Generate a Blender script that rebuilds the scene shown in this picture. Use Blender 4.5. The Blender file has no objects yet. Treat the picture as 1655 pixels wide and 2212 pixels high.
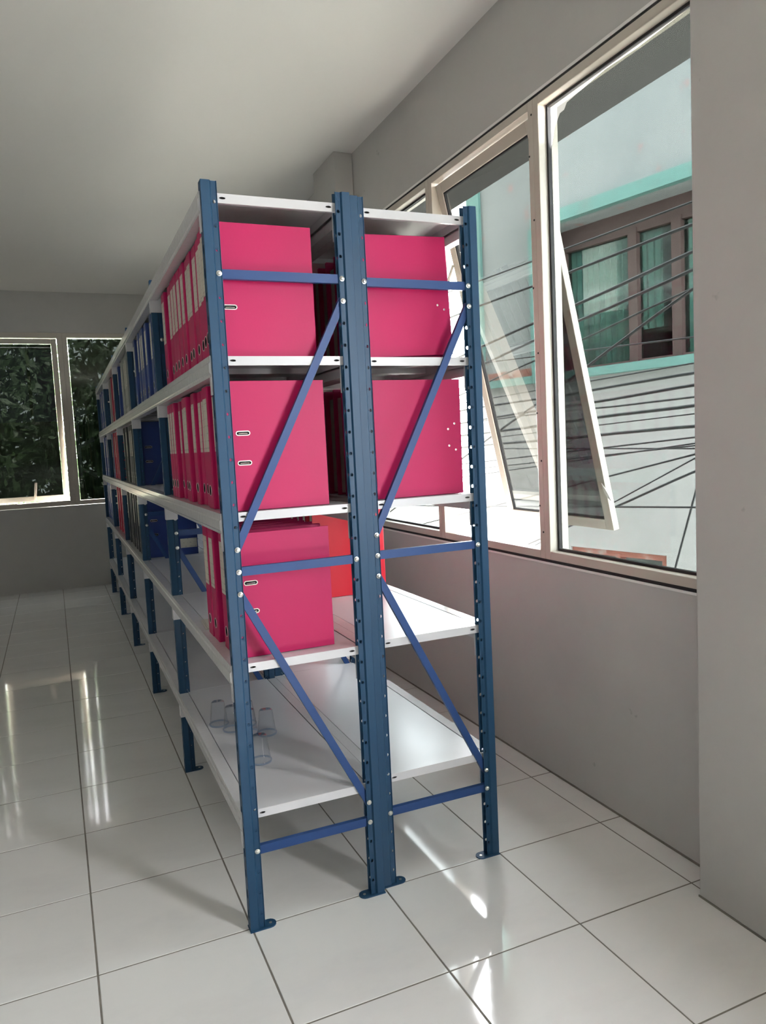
import bpy, bmesh, math, random
from mathutils import Matrix, Vector

random.seed(7)
SC = bpy.context.scene
COL = SC.collection

# ------------------------------------------------------------------ camera
F_PX, IMG_W = 1626.71, 1655.0
cam_d = bpy.data.cameras.new('camera')
cam_d.sensor_fit = 'HORIZONTAL'
cam_d.sensor_width = 36.0
cam_d.lens = F_PX / IMG_W * 36.0
cam_d.clip_start = 0.02
cam_o = bpy.data.objects.new('camera', cam_d)
COL.objects.link(cam_o)
RIGHT = (0.91748, -0.39480, -0.04859)
DOWN = (-0.07984, -0.06308, -0.99481)
FWD = (0.38969, 0.91660, -0.08940)
CAM = (-0.38004, -1.95638, 1.31105)
cam_o.matrix_world = Matrix((
    (RIGHT[0], -DOWN[0], -FWD[0], CAM[0]),
    (RIGHT[1], -DOWN[1], -FWD[1], CAM[1]),
    (RIGHT[2], -DOWN[2], -FWD[2], CAM[2]),
    (0, 0, 0, 1)))
SC.camera = cam_o

# ------------------------------------------------------------------ sky, exposure
SKY = 48.0
world = bpy.data.worlds.new('sky')
SC.world = world
world.use_nodes = True
bg = world.node_tree.nodes['Background']
bg.inputs['Color'].default_value = (0.95, 0.97, 1.0, 1)
bg.inputs['Strength'].default_value = SKY
SC.view_settings.view_transform = 'Standard'
SC.view_settings.look = 'None'
SC.view_settings.gamma = 1.0
SC.view_settings.use_curve_mapping = False
SC.view_settings.exposure = 0.1
SC.cycles.max_bounces = 10
SC.cycles.diffuse_bounces = 6
SC.cycles.glossy_bounces = 5
SC.cycles.transparent_max_bounces = 24
SC.cycles.sample_clamp_indirect = 12.0


sun_d = bpy.data.lights.new('sun', 'SUN')
sun_d.energy = 170.0
sun_d.color = (1.0, 0.93, 0.85)
sun_d.angle = math.radians(0.6)
sun_o = bpy.data.objects.new('sun', sun_d)
el, az = math.radians(58), math.radians(9)            # high sun beyond the neighbouring house
to_sun = Vector((math.cos(el) * math.cos(az), math.cos(el) * math.sin(az), math.sin(el)))
sun_o.rotation_euler = to_sun.to_track_quat('Z', 'Y').to_euler()
sun_o.location = (6, 0, 9)
COL.objects.link(sun_o)


def portal(loc, sy, sz):
    d = bpy.data.lights.new('daylight_portal', 'AREA')
    d.shape = 'RECTANGLE'
    d.size, d.size_y = sz, sy
    d.energy = 1.0
    d.cycles.is_portal = True
    o = bpy.data.objects.new('daylight_portal', d)
    o.location = loc
    o.rotation_euler = (0, math.radians(90), 0)   # -Z of the lamp looks to -X, into the room
    COL.objects.link(o)


# ------------------------------------------------------------------ materials
def new_mat(name):
    m = bpy.data.materials.new(name)
    m.use_nodes = True
    nt = m.node_tree
    return m, nt, nt.nodes['Principled BSDF']


def paint(name, col, rough=0.5, spec=0.5, metal=0.0, var=0.06, scale=6.0, bump=0.0, coat=0.0):
    m, nt, b = new_mat(name)
    tc = nt.nodes.new('ShaderNodeTexCoord')
    nz = nt.nodes.new('ShaderNodeTexNoise')
    nz.inputs['Scale'].default_value = scale
    nz.inputs['Detail'].default_value = 6
    nt.links.new(tc.outputs['Object'], nz.inputs['Vector'])
    mx = nt.nodes.new('ShaderNodeMix')
    mx.data_type = 'RGBA'
    mx.inputs[6].default_value = (*[c * (1 - var) for c in col], 1)
    mx.inputs[7].default_value = (*[min(1, c * (1 + var)) for c in col], 1)
    nt.links.new(nz.outputs['Fac'], mx.inputs[0])
    nt.links.new(mx.outputs[2], b.inputs['Base Color'])
    b.inputs['Roughness'].default_value = rough
    b.inputs['Metallic'].default_value = metal
    b.inputs['Specular IOR Level'].default_value = spec
    b.inputs['Coat Weight'].default_value = coat
    if bump:
        bp = nt.nodes.new('ShaderNodeBump')
        bp.inputs['Strength'].default_value = bump
        bp.inputs['Distance'].default_value = 0.002
        n2 = nt.nodes.new('ShaderNodeTexNoise')
        n2.inputs['Scale'].default_value = scale * 18
        nt.links.new(tc.outputs['Object'], n2.inputs['Vector'])
        nt.links.new(n2.outputs['Fac'], bp.inputs['Height'])
        nt.links.new(bp.outputs['Normal'], b.inputs['Normal'])
    return m


def glass(name, tint, ior=1.5, rough=0.0, graze=1.0):
    m = bpy.data.materials.new(name)
    m.use_nodes = True
    nt = m.node_tree
    nt.nodes.clear()
    out = nt.nodes.new('ShaderNodeOutputMaterial')
    tr = nt.nodes.new('ShaderNodeBsdfTransparent')
    tr.inputs['Color'].default_value = (*tint, 1)
    gl = nt.nodes.new('ShaderNodeBsdfGlossy')
    gl.inputs['Roughness'].default_value = rough
    gl.inputs['Color'].default_value = (1, 1, 1, 1)
    f0 = ((ior - 1) / (ior + 1)) ** 2
    lw = nt.nodes.new('ShaderNodeLayerWeight')            # Schlick reflectance, the same from both sides of a face
    lw.inputs['Blend'].default_value = 0.5
    pw = nt.nodes.new('ShaderNodeMath')
    pw.operation = 'POWER'
    pw.inputs[1].default_value = 5.0
    nt.links.new(lw.outputs['Facing'], pw.inputs[0])
    fr = nt.nodes.new('ShaderNodeMath')
    fr.operation = 'MULTIPLY_ADD'
    fr.inputs[1].default_value = (1 - f0) * graze
    fr.inputs[2].default_value = f0
    nt.links.new(pw.outputs[0], fr.inputs[0])
    mx = nt.nodes.new('ShaderNodeMixShader')
    nt.links.new(fr.outputs[0], mx.inputs['Fac'])
    nt.links.new(tr.outputs[0], mx.inputs[1])
    nt.links.new(gl.outputs[0], mx.inputs[2])
    nt.links.new(mx.outputs[0], out.inputs['Surface'])
    return m


def stained(name, col, stain, lo, hi, scale, rough=0.8, stretch=(1, 1, 1), second=None):
    """plaster or tile with blotches that have a shape of their own"""
    m, nt, b = new_mat(name)
    tc = nt.nodes.new('ShaderNodeTexCoord')
    mp = nt.nodes.new('ShaderNodeMapping')
    mp.inputs['Scale'].default_value = stretch
    nt.links.new(tc.outputs['Object'], mp.inputs['Vector'])
    nz = nt.nodes.new('ShaderNodeTexNoise')
    nz.inputs['Scale'].default_value = scale
    nz.inputs['Detail'].default_value = 8
    nz.inputs['Roughness'].default_value = 0.65
    nt.links.new(mp.outputs[0], nz.inputs['Vector'])
    rp = nt.nodes.new('ShaderNodeValToRGB')
    rp.color_ramp.elements[0].position = lo
    rp.color_ramp.elements[1].position = hi
    rp.color_ramp.elements[0].color = (*col, 1)
    rp.color_ramp.elements[1].color = (*stain, 1)
    nt.links.new(nz.outputs['Fac'], rp.inputs['Fac'])
    last = rp.outputs['Color']
    if second:
        c2, lo2, hi2, sc2 = second
        n2 = nt.nodes.new('ShaderNodeTexNoise')
        n2.inputs['Scale'].default_value = sc2
        n2.inputs['Detail'].default_value = 5
        nt.links.new(tc.outputs['Object'], n2.inputs['Vector'])
        r2 = nt.nodes.new('ShaderNodeValToRGB')
        r2.color_ramp.elements[0].position = lo2
        r2.color_ramp.elements[1].position = hi2
        nt.links.new(n2.outputs['Fac'], r2.inputs['Fac'])
        mx = nt.nodes.new('ShaderNodeMix')
        mx.data_type = 'RGBA'
        nt.links.new(r2.outputs['Color'], mx.inputs[0])
        nt.links.new(last, mx.inputs[6])
        mx.inputs[7].default_value = (*c2, 1)
        last = mx.outputs[2]
    nt.links.new(last, b.inputs['Base Color'])
    b.inputs['Roughness'].default_value = rough
    return m


M = {}
M['wall'] = stained('grey_wall_paint', (0.49, 0.482, 0.462), (0.44, 0.434, 0.418), 0.45, 0.8, 1.7, 0.75,
                    second=((0.26, 0.25, 0.235), 0.735, 0.80, 9.0))
M['ceiling'] = paint('white_ceiling_paint', (0.82, 0.81, 0.78), 0.9, 0.2, var=0.02, scale=0.8)
M['tile'] = stained('glossy_white_tile', (0.76, 0.755, 0.735), (0.68, 0.675, 0.66), 0.5, 0.85, 2.2, 0.07,
                    stretch=(1, 2.2, 1), second=((0.22, 0.20, 0.17), 0.795, 0.815, 23.0))
M['tile'].node_tree.nodes['Principled BSDF'].inputs['Specular IOR Level'].default_value = 0.5
M['grout'] = paint('grey_grout', (0.20, 0.185, 0.16), 0.9, 0.2, var=0.35, scale=30)
M['alu'] = paint('cream_aluminium', (0.50, 0.455, 0.39), 0.38, 0.5, var=0.06, scale=9)
M['gasket'] = paint('black_gasket', (0.02, 0.019, 0.02), 0.6, 0.3)
M['blue'] = paint('blue_enamel', (0.013, 0.055, 0.118), 0.42, 0.32, var=0.05, scale=14)
M['brace'] = paint('bright_blue_enamel', (0.016, 0.054, 0.180), 0.42, 0.35, var=0.05, scale=14)
M['shelf'] = paint('light_grey_enamel', (0.64, 0.64, 0.66), 0.28, 0.5, var=0.03, scale=5)
M['beam'] = paint('wrapped_grey_enamel', (0.64, 0.64, 0.65), 0.14, 0.5, var=0.03, scale=3, bump=0.35)
M['steel'] = paint('zinc_steel', (0.75, 0.74, 0.70), 0.28, 0.5, metal=1.0, var=0.04)
M['dark'] = paint('dark_hole', (0.012, 0.012, 0.014), 0.9, 0.1)
M['pink'] = paint('pink_vinyl', (0.44, 0.006, 0.092), 0.45, 0.30, var=0.05, scale=5, bump=0.08)
M['red'] = paint('red_vinyl', (0.62, 0.012, 0.03), 0.40, 0.45, var=0.05, scale=5, bump=0.08)
M['crimson'] = paint('crimson_vinyl', (0.42, 0.012, 0.05), 0.36, 0.45, var=0.05, scale=5, bump=0.08)
M['navy'] = paint('blue_vinyl', (0.018, 0.045, 0.20), 0.36, 0.5, var=0.08, scale=5, bump=0.08)
M['black'] = paint('black_vinyl', (0.016, 0.016, 0.018), 0.34, 0.5, var=0.1, scale=5, bump=0.08)
M['grey'] = paint('grey_vinyl', (0.33, 0.34, 0.31), 0.36, 0.5, var=0.08, scale=5, bump=0.08)
M['paper'] = paint('paper_block', (0.52, 0.50, 0.45), 0.9, 0.2, var=0.08, scale=60)
M['glass_grey'] = glass('grey_tinted_glass', (0.415, 0.433, 0.43), 1.10, graze=0.35)
M['glass_film'] = glass('film_tinted_glass', (0.09, 0.097, 0.097), 1.35)
M['glass_mirror'] = glass('reflective_film_glass', (0.385, 0.40, 0.395), 2.1)
M['glass_dark'] = glass('dark_film_glass', (0.058, 0.063, 0.060), 1.30)
M['glass_far'] = glass('smoked_glass', (0.30, 0.31, 0.31), 1.3)
M['glass_clear'] = glass('clear_glass', (0.97, 0.98, 0.98), 1.10, graze=0.4)


def label_mat():
    m, nt, b = new_mat('printed_spine_label')
    tc = nt.nodes.new('ShaderNodeTexCoord')
    sp = nt.nodes.new('ShaderNodeSeparateXYZ')
    nt.links.new(tc.outputs['Object'], sp.inputs[0])
    wv = nt.nodes.new('ShaderNodeMath')
    wv.operation = 'SINE'
    ml = nt.nodes.new('ShaderNodeMath')
    ml.operation = 'MULTIPLY'
    ml.inputs[1].default_value = 300
    nt.links.new(sp.outputs['Z'], ml.inputs[0])
    nt.links.new(ml.outputs[0], wv.inputs[0])
    nz = nt.nodes.new('ShaderNodeTexNoise')
    nz.inputs['Scale'].default_value = 90
    nt.links.new(tc.outputs['Object'], nz.inputs['Vector'])
    mu = nt.nodes.new('ShaderNodeMath')
    mu.operation = 'MULTIPLY'
    nt.links.new(wv.outputs[0], mu.inputs[0])
    nt.links.new(nz.outputs['Fac'], mu.inputs[1])
    rp = nt.nodes.new('ShaderNodeValToRGB')
    rp.color_ramp.elements[0].position = 0.46
    rp.color_ramp.elements[1].position = 0.56
    rp.color_ramp.elements[0].color = (0.62, 0.59, 0.50, 1)
    rp.color_ramp.elements[1].color = (0.36, 0.345, 0.30, 1)
    nt.links.new(mu.outputs[0], rp.inputs['Fac'])
    nt.links.new(rp.outputs['Color'], b.inputs['Base Color'])
    b.inputs['Roughness'].default_value = 0.35
    return m


M['label'] = label_mat()


# ------------------------------------------------------------------ mesh helpers
class MB:
    def __init__(self):
        self.v, self.f, self.mi = [], [], []

    def face(self, pts, mi=0):
        n = len(self.v)
        self.v += [tuple(p) for p in pts]
        self.f.append(tuple(range(n, n + len(pts))))
        self.mi.append(mi)

    def box(self, x0, x1, y0, y1, z0, z1, mi=0):
        n = len(self.v)
        self.v += [(x0, y0, z0), (x1, y0, z0), (x1, y1, z0), (x0, y1, z0),
                   (x0, y0, z1), (x1, y0, z1), (x1, y1, z1), (x0, y1, z1)]
        for q in ((0, 3, 2, 1), (4, 5, 6, 7), (0, 1, 5, 4), (1, 2, 6, 5), (2, 3, 7, 6), (3, 0, 4, 7)):
            self.f.append(tuple(n + i for i in q))
            self.mi.append(mi)

    def prism(self, poly, fn, h0, h1, mi=0):
        """poly: 2D outline; fn(a, b, h) -> xyz"""
        n, k = len(self.v), len(poly)
        self.v += [fn(a, b, h0) for a, b in poly] + [fn(a, b, h1) for a, b in poly]
        self.f.append(tuple(range(n + k - 1, n - 1, -1)))
        self.f.append(tuple(range(n + k, n + 2 * k)))
        self.mi += [mi, mi]
        for i in range(k):
            j = (i + 1) % k
            self.f.append((n + i, n + j, n + k + j, n + k + i))
            self.mi.append(mi)

    def tube(self, pts, r, seg=6, mi=0, cap=True):
        n = len(self.v)
        pts = [Vector(p) for p in pts]
        for i, p in enumerate(pts):
            d = (pts[min(i + 1, len(pts) - 1)] - pts[max(i - 1, 0)]).normalized()
            a = d.orthogonal().normalized() if i == 0 else (prev - d * prev.dot(d)).normalized()
            prev = a
            b = d.cross(a)
            for k in range(seg):
                t = 2 * math.pi * k / seg
                self.v.append(tuple(p + r * (math.cos(t) * a + math.sin(t) * b)))
        for i in range(len(pts) - 1):
            for k in range(seg):
                l = (k + 1) % seg
                self.f.append((n + i * seg + k, n + i * seg + l, n + (i + 1) * seg + l, n + (i + 1) * seg + k))
                self.mi.append(mi)
        if cap:
            self.f.append(tuple(n + k for k in range(seg))[::-1])
            e = n + (len(pts) - 1) * seg
            self.f.append(tuple(e + k for k in range(seg)))
            self.mi += [mi, mi]

    def lathe(self, prof, seg=12, mi=0, fn=lambda x, y, z: (x, y, z)):
        """prof: list of (radius, height)"""
        n = len(self.v)
        for r, h in prof:
            for k in range(seg):
                t = 2 * math.pi * k / seg
                self.v.append(fn(r * math.cos(t), r * math.sin(t), h))
        for i in range(len(prof) - 1):
            for k in range(seg):
                l = (k + 1) % seg
                self.f.append((n + i * seg + k, n + i * seg + l, n + (i + 1) * seg + l, n + (i + 1) * seg + k))
                self.mi.append(mi)

    def hole_rect(self, fn, a0, a1, b0, b1, ca, cb, ra, rb, mi=0):
        """rectangle in (a, b) with an octagonal hole"""
        outer = [(a1, cb), (a1, b1), (ca, b1), (a0, b1), (a0, cb), (a0, b0), (ca, b0), (a1, b0)]
        inner = [(ca + ra * math.cos(math.pi / 4 * k), cb + rb * math.sin(math.pi / 4 * k)) for k in range(8)]
        for k in range(8):
            l = (k + 1) % 8
            self.face([fn(*outer[k]), fn(*outer[l]), fn(*inner[l]), fn(*inner[k])], mi)

    def mesh(self, name, mats, merge=False, smooth=False):
        me = bpy.data.meshes.new(name)
        me.from_pydata(self.v, [], self.f)
        for m in (mats if isinstance(mats, (list, tuple)) else [mats]):
            me.materials.append(m)
        me.polygons.foreach_set('material_index', self.mi)
        if merge:
            bm = bmesh.new()
            bm.from_mesh(me)
            bmesh.ops.remove_doubles(bm, verts=bm.verts, dist=1e-5)
            bmesh.ops.recalc_face_normals(bm, faces=bm.faces)
            bm.to_mesh(me)
            bm.free()
        if smooth:
            me.polygons.foreach_set('use_smooth', [True] * len(me.polygons))
        me.update()
        return me

    def build(self, name, mats, parent=None, **kw):
        return put(name, self.mesh(name, mats, **kw), parent)


def put(name, me, parent=None, loc=(0, 0, 0), rot=(0, 0, 0)):
    o = bpy.data.objects.new(name, me)
    COL.objects.link(o)
    o.parent = parent
    o.location = loc
    o.rotation_euler = rot
    return o


def empty(name, loc=(0, 0, 0), rotz=0.0):
    o = put(name, None, None, loc, (0, 0, rotz))
    o.empty_display_size = 0.1
    return o


def tag(o, label, cat, group=None, kind=None):
    o['label'] = label
    if cat:
        o['category'] = cat
    if group:
        o['group'] = group
    if kind:
        o['kind'] = kind
    return o


def bevel(o, w, seg=2):
    m = o.modifiers.new('bevel', 'BEVEL')
    m.width = w
    m.segments = seg
    m.limit_method = 'ANGLE'
    return o


def solidify(o, t, off=0.0):
    m = o.modifiers.new('sheet', 'SOLIDIFY')
    m.thickness = t
    m.offset = off
    return o


# ------------------------------------------------------------------ room
XW, XL, YB, YF, ZC = 1.295, -3.6, 6.31, -4.3, 2.972
WT = 0.13                                    # wall thickness
SILL, HEAD = 0.832, 2.538
BAYS = [(-3.55, -0.94), (-0.43, 2.18), (2.55, 5.16)]      # window bays in the right wall
PIL_X = 1.18                                  # inner face of the pilasters

# floor: grout bed and single tiles
b = MB()
b.box(XL - 0.1, XW + WT, YF - 0.1, YB + WT, -0.12, -0.0013)
floor = b.build('floor', M['grout'])
tag(floor, 'glossy white tiled floor with dark grout lines', 'floor', kind='structure')


def clip(poly, ax, lim, sign):
    out = []
    for i in range(len(poly)):
        p, q = poly[i], poly[(i + 1) % len(poly)]
        ip, iq = sign * (p[ax] - lim) <= 0, sign * (q[ax] - lim) <= 0
        if ip:
            out.append(p)
        if ip != iq:
            t = (lim - p[ax]) / (q[ax] - p[ax])
            out.append((p[0] + t * (q[0] - p[0]), p[1] + t * (q[1] - p[1])))
    return out


GX, GY, GA, T = 0.0068, 0.0185, 0.0080, 0.4
ca_, sa_ = math.cos(GA), math.sin(GA)
far_tiles = MB()
for i in range(-10, 5):
    for j in range(-12, 18):
        g = 0.0024
        sq = [(i * T + g, j * T + g), ((i + 1) * T - g, j * T + g), ((i + 1) * T - g, (j + 1) * T - g), (i * T + g, (j + 1) * T - g)]
        pl = [(GX + ca_ * a - sa_ * c, GY + sa_ * a + ca_ * c) for a, c in sq]
        for ax, lim, s in ((0, XW, 1), (0, XL, -1), (1, YB, 1), (1, YF, -1)):
            if pl:
                pl = clip(pl, ax, lim, s)
        if len(pl) < 3:
            continue
        cx = sum(p[0] for p in pl) / len(pl)
        cy = sum(p[1] for p in pl) / len(pl)
        if max(p[0] for p in pl) - min(p[0] for p in pl) < 0.01 or max(p[1] for p in pl) - min(p[1] for p in pl) < 0.01:
            continue
        dz = random.uniform(-0.0003, 0.0003)
        near = -1.95 < cx and -1.7 < cy
        t = far_tiles if not near else MB()
        ox, oy = (0, 0) if not near else (cx, cy)
        k = len(pl)
        n = len(t.v)
        for ins, z in ((0, -0.01), (0, -0.0006 + dz), (0.0010, dz)):
            for p in pl:
                d = Vector((cx - p[0], cy - p[1])).normalized() * ins * 1.4
                t.v.append((p[0] + d.x - ox, p[1] + d.y - oy, z))
        for r in range(2):
            for q in range(k):
                w = (q + 1) % k
                t.f.append((n + r * k + q, n + r * k + w, n + (r + 1) * k + w, n + (r + 1) * k + q))
                t.mi.append(0)
        t.f.append(tuple(n + 2 * k + q for q in range(k)))
        t.mi.append(0)
        if near:
            put('floor_tile', t.mesh('floor_tile', M['tile']), floor, (cx, cy, 0))
o = far_tiles.build('floor_tiles_beyond', M['tile'], floor)
o['kind'] = 'stuff'

b = MB()
b.box(XL - 0.1, XW + WT, YF - 0.1, YB + WT, ZC, ZC + 0.149)
tag(b.build('ceiling', M['ceiling']), 'plain white plastered ceiling', 'ceiling', kind='structure')

# right wall: parapet, lintel, solid piers (with pilasters as children)
b = MB()
b.box(XW, XW + WT, YF, YB, -0.1, SILL)
b.box(XW, XW + WT, YF, YB, HEAD, ZC)
ys = [YF] + [y for bay in BAYS for y in bay] + [YB]
for k in range(0, len(ys), 2):
    b.box(XW, XW + WT, ys[k], ys[k + 1], SILL, HEAD)
wall_r = b.build('wall_right', M['wall'])
tag(wall_r, 'grey painted wall under and over the long aluminium window row', 'wall', kind='structure')
for y0, y1 in ((-0.94, -0.43), (2.18, 2.55), (5.16, 5.6)):
    b = MB()
    b.box(PIL_X, XW, y0, y1, 0.0, ZC)
    bevel(b.build('pilaster', M['wall'], wall_r), 0.006, 2)
b = MB()                                     # rough sill of light plaster
b.box(XW - 0.004, XW + 0.05, BAYS[1][0], BAYS[1][1], SILL - 0.004, SILL + 0.004)
b.build('plaster_edge', M['ceiling'], wall_r)
b = MB()
b.box(XW - 0.004, XW + 0.05, BAYS[1][0], BAYS[1][1], HEAD - 0.004, HEAD + 0.006)
b.build('plaster_edge', M['ceiling'], wall_r)

b = MB()                                     # dusty joint along the foot of the wall
b.box(XW - 0.004, XW, -0.43, 2.18, 0.0, 0.006)
b.box(XW - 0.004, XW, 2.55, YB, 0.0, 0.006)
b.box(PIL_X - 0.003, PIL_X, -0.94, -0.43, 0.0, 0.005)
b.build('dusty_joint', M['grout'], wall_r)

# back wall with its window opening
FWX0, FWX1 = -2.6, 0.9
BWX0, BWX1, BWZ0, BWZ1 = -1.75, 0.95, 0.845, 2.575
b = MB()
b.box(XL, BWX0, YB, YB + WT, -0.1, ZC)
b.box(BWX1, XW + WT, YB, YB + WT, -0.1, ZC)
b.box(BWX0, BWX1, YB, YB + WT, -0.1, BWZ0)
b.box(BWX0, BWX1, YB, YB + WT, BWZ1, ZC)
tag(b.build('wall_back', M['wall']), 'grey painted end wall around the dark windows', 'wall', kind='structure')
b = MB()
b.box(XL - WT, XL, YF, YB, -0.1, ZC)
tag(b.build('wall_left', M['wall']), 'plain grey painted side wall across the aisle', 'wall', kind='structure')
b = MB()
b.box(XL, FWX0, YF - WT, YF, -0.1, ZC)
b.box(FWX1, XW + WT, YF - WT, YF, -0.1, ZC)
b.box(FWX0, FWX1, YF - WT, YF, -0.1, SILL)
b.box(FWX0, FWX1, YF - WT, YF, HEAD, ZC)
tag(b.build('wall_front', M['wall']), 'plain grey painted wall behind the viewer', 'wall', kind='structure')


# ------------------------------------------------------------------ windows in the right wall
FX0, FX1 = 1.287, 1.372                      # frame depth range in x
FW = 0.048                                   # frame member width


def frame_rect(b, fn, a0, a1, c0, c1, w, d0, d1, wb=None):
    wb = wb or w
    def bx(p0, p1, q0, q1):
        P, Q = fn(p0, q0, d0), fn(p1, q1, d1)
        b.box(min(P[0], Q[0]), max(P[0], Q[0]), min(P[1], Q[1]), max(P[1], Q[1]), min(P[2], Q[2]), max(P[2], Q[2]))
    bx(a0, a0 + w, c0, c1)
    bx(a1 - w, a1, c0, c1)
    bx(a0 + w, a1 - w, c0, c0 + wb)
    bx(a0 + w, a1 - w, c1 - w, c1)


def RW(a, c, d):                             # right-wall plane: a = y, c = z, d = x
    return (d, a, c)


def BWf(a, c, d):                            # back-wall plane: a = x, c = z, d = y
    return (a, d, c)


def shadow_gap(w, y0, y1):  # black strips at sill and head stand in for the shadow gap
    b = MB()
    b.box(FX0 + 0.006, FX1 - 0.01, y0, y1, SILL + 0.0045, SILL + 0.0155)
    b.box(FX0 + 0.006, FX1 - 0.01, y0, y1, HEAD - 0.0155, HEAD - 0.0045)
    b.build('shadow_gap', M['gasket'], w)


def fixed_window(name, y0, y1, label, gmat, torn=False):
    w = empty(name, (0, 0, 0))
    tag(w, label, 'window', kind='structure')
    b = MB()
    frame_rect(b, RW, y0, y1, SILL + 0.016, HEAD - 0.016, FW * 0.66, FX0, FX1)
    shadow_gap(w, y0, y1)
    bevel(b.build('window_frame', M['alu'], w), 0.0025, 2)
    q = FW * 0.66
    b = MB()
    frame_rect(b, RW, y0 + q, y1 - q, SILL + 0.016 + q, HEAD - 0.016 - q, 0.009, FX0 + 0.035, FX0 + 0.050)
    b.build('gasket', M['gasket'], w)
    q += 0.006
    b = MB()
    if torn:                                 # film stops short of the glass edge in one torn corner
        a0, a1, c0, c1 = y0 + q, y1 - q, SILL + q + 0.012, HEAD - q - 0.012
        b.box(FX0 + 0.041, FX0 + 0.046, a0, a1, c0, c1)
        b.build('pane', M['glass_clear'], w)
        f = MB()
        out = [(a0, c0), (a1, c0), (a1, c1 - 0.16), (a1 - 0.02, c1 - 0.11), (a1 - 0.028, c1 - 0.085),
               (a1 - 0.06, c1 - 0.05), (a1 - 0.085, c1 - 0.048), (a1 - 0.10, c1 - 0.030), (a1 - 0.30, c1 - 0.012),
               (a1 - 0.45, c1 - 0.016), (a1 - 0.6, c1 - 0.010), (a0, c1 - 0.008)]
        f.prism(out, lambda a, c, h: (h, a, c), FX0 + 0.0465, FX0 + 0.0475)
        f.build('tint_film', gmat, w)
    else:
        b.box(FX0 + 0.041, FX0 + 0.047, y0 + q, y1 - q, SILL + q + 0.012, HEAD - q - 0.012)
        b.build('pane', gmat, w)
    return w


def awning_window(name, y0, y1, label, gmat, drop, glint=False):
    """top-hung sash, its foot swung out by `drop` metres in x"""
    w = empty(name, (0, 0, 0))
    tag(w, label, 'window', kind='structure')
    b = MB()
    frame_rect(b, RW, y0, y1, SILL + 0.016, HEAD - 0.016, FW * 0.66, FX0, FX0 + 0.05)
    shadow_gap(w, y0, y1)
    bevel(b.build('window_frame', M['alu'], w), 0.0025, 2)
    q = FW * 0.66 + 0.004
    z1, z0 = HEAD - 0.016 - FW * 0.66 - 0.012, SILL + 0.016 + FW * 0.66 + 0.004
    hh = z1 - z0
    ang = math.asin(drop / hh)
    sash = MB()
    frame_rect(sash, RW, y0 + q, y1 - q, -hh, 0.0, 0.045, 0.0, 0.028)
    s = put('sash', sash.mesh('sash', M['alu']), w, (FX0 + 0.02, 0, z1), (0, -ang, 0))
    bevel(s, 0.0025, 2)
    g = MB()
    frame_rect(g, RW, y0 + q + 0.045, y1 - q - 0.045, -hh + 0.045, -0.045, 0.007, 0.006, 0.022)
    g.build('gasket', M['gasket'], s)
    p = MB()
    p.box(0.011, 0.017, y0 + q + 0.04, y1 - q - 0.04, -hh + 0.04, -0.04)
    p.build('pane', gmat, s)
    h = MB()
    h.box(-0.02, 0.0, (y0 + y1) / 2 - 0.012, (y0 + y1) / 2 + 0.012, -hh + 0.006, -hh + 0.03)
    h.box(-0.026, -0.018, (y0 + y1) / 2 - 0.008, (y0 + y1) / 2 + 0.008, -hh + 0.012, -hh + 0.10)
    bevel(h.build('handle', M['alu'], s), 0.002, 1)
    for yy in (y0 + q - 0.002, y1 - q + 0.002):                    # friction stays
        st = MB()
        zz = z1 - 0.30
        st.tube([(FX0 + 0.03, yy, zz - 0.22), (FX0 + 0.02 + math.sin(ang) * 0.36, yy, z1 - 0.36 * math.cos(ang))], 0.007, 6)
        st.build('stay_arm', M['alu'], w)
    if glint:  # flat white piece standing in for a bright glint on the sash
        c = MB()
        zc = -hh + 0.17
        out = [(0.0, 0.03), (0.012, 0.012), (0.026, -0.012), (0.04, -0.045), (0.022, -0.032), (0.006, -0.012)]
        c.prism(out, lambda a, k, h_: (h_, y0 + q + 0.004 - a + 0.01, zc + k), -0.004, -0.002)
        c.build('glint_piece', M['ceiling'], s)['label'] = 'white leaf-shaped scrap of light on the sash edge, as a flat piece'
    return w


def screws(w, y, zs):
    b = MB()
    for k, z in enumerate(zs):
        b.lathe([(0.004, 0.0), (0.0035, 0.0015), (0.0, 0.0018)], 8, 0, lambda p, q, h, z=z, k=k: (FX0 - h, y + 0.018 * (k % 2) + p, z + q))
    b.build('screws', M['gasket'], w)['kind'] = 'stuff'


M2a, M2b, M1a, M1b = 0.381, 0.440, 1.214, 1.281
sp = {}
fixed_window('window_1', BAYS[1][0], 0.410, 'fixed tinted pane beside the grey pilaster, nearest the viewer', M['glass_grey'], torn=True)
w2 = awning_window('window_2', 0.410, 1.247, 'tinted top-hung window swung open beside the window-side rack', M['glass_mirror'], 0.338, glint=True)
screws(w2, 0.418, (2.47, 2.33, 2.10, 1.86, 1.62, 1.40, 1.22, 1.05, 0.95))
fixed_window('window_3', 1.247, BAYS[1][1], 'fixed tinted pane half hidden behind the rack shelves', M['glass_grey'])
# bay behind the viewer (no film on its middle light) and bay at the far end
fixed_window('window_4', -3.55, -2.62, 'fixed pane behind the viewer, farthest from the racks', M['glass_film'])
awning_window('window_5', -2.62, -1.85, 'clear window behind the viewer, swung wide open', M['glass_clear'], 1.25)
fixed_window('window_6', -1.85, -0.94, 'fixed pane behind the viewer beside the grey pilaster', M['glass_film'])
for n_, (a, c) in enumerate(((2.55, 3.42), (3.42, 4.29), (4.29, 5.16))):
    fixed_window('window_%d' % (7 + n_), a, c, ['first', 'second', 'third'][n_] + ' tinted pane of the window row hidden behind the far shelves', M['glass_far'])
portal((XW + WT + 0.02, -2.24, 1.685), 0.80, 1.70)
portal((XW + WT + 0.02, 0.875, 1.685), 2.60, 1.70)
portal((XW + WT + 0.02, 3.855, 1.685), 2.60, 1.70)

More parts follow.
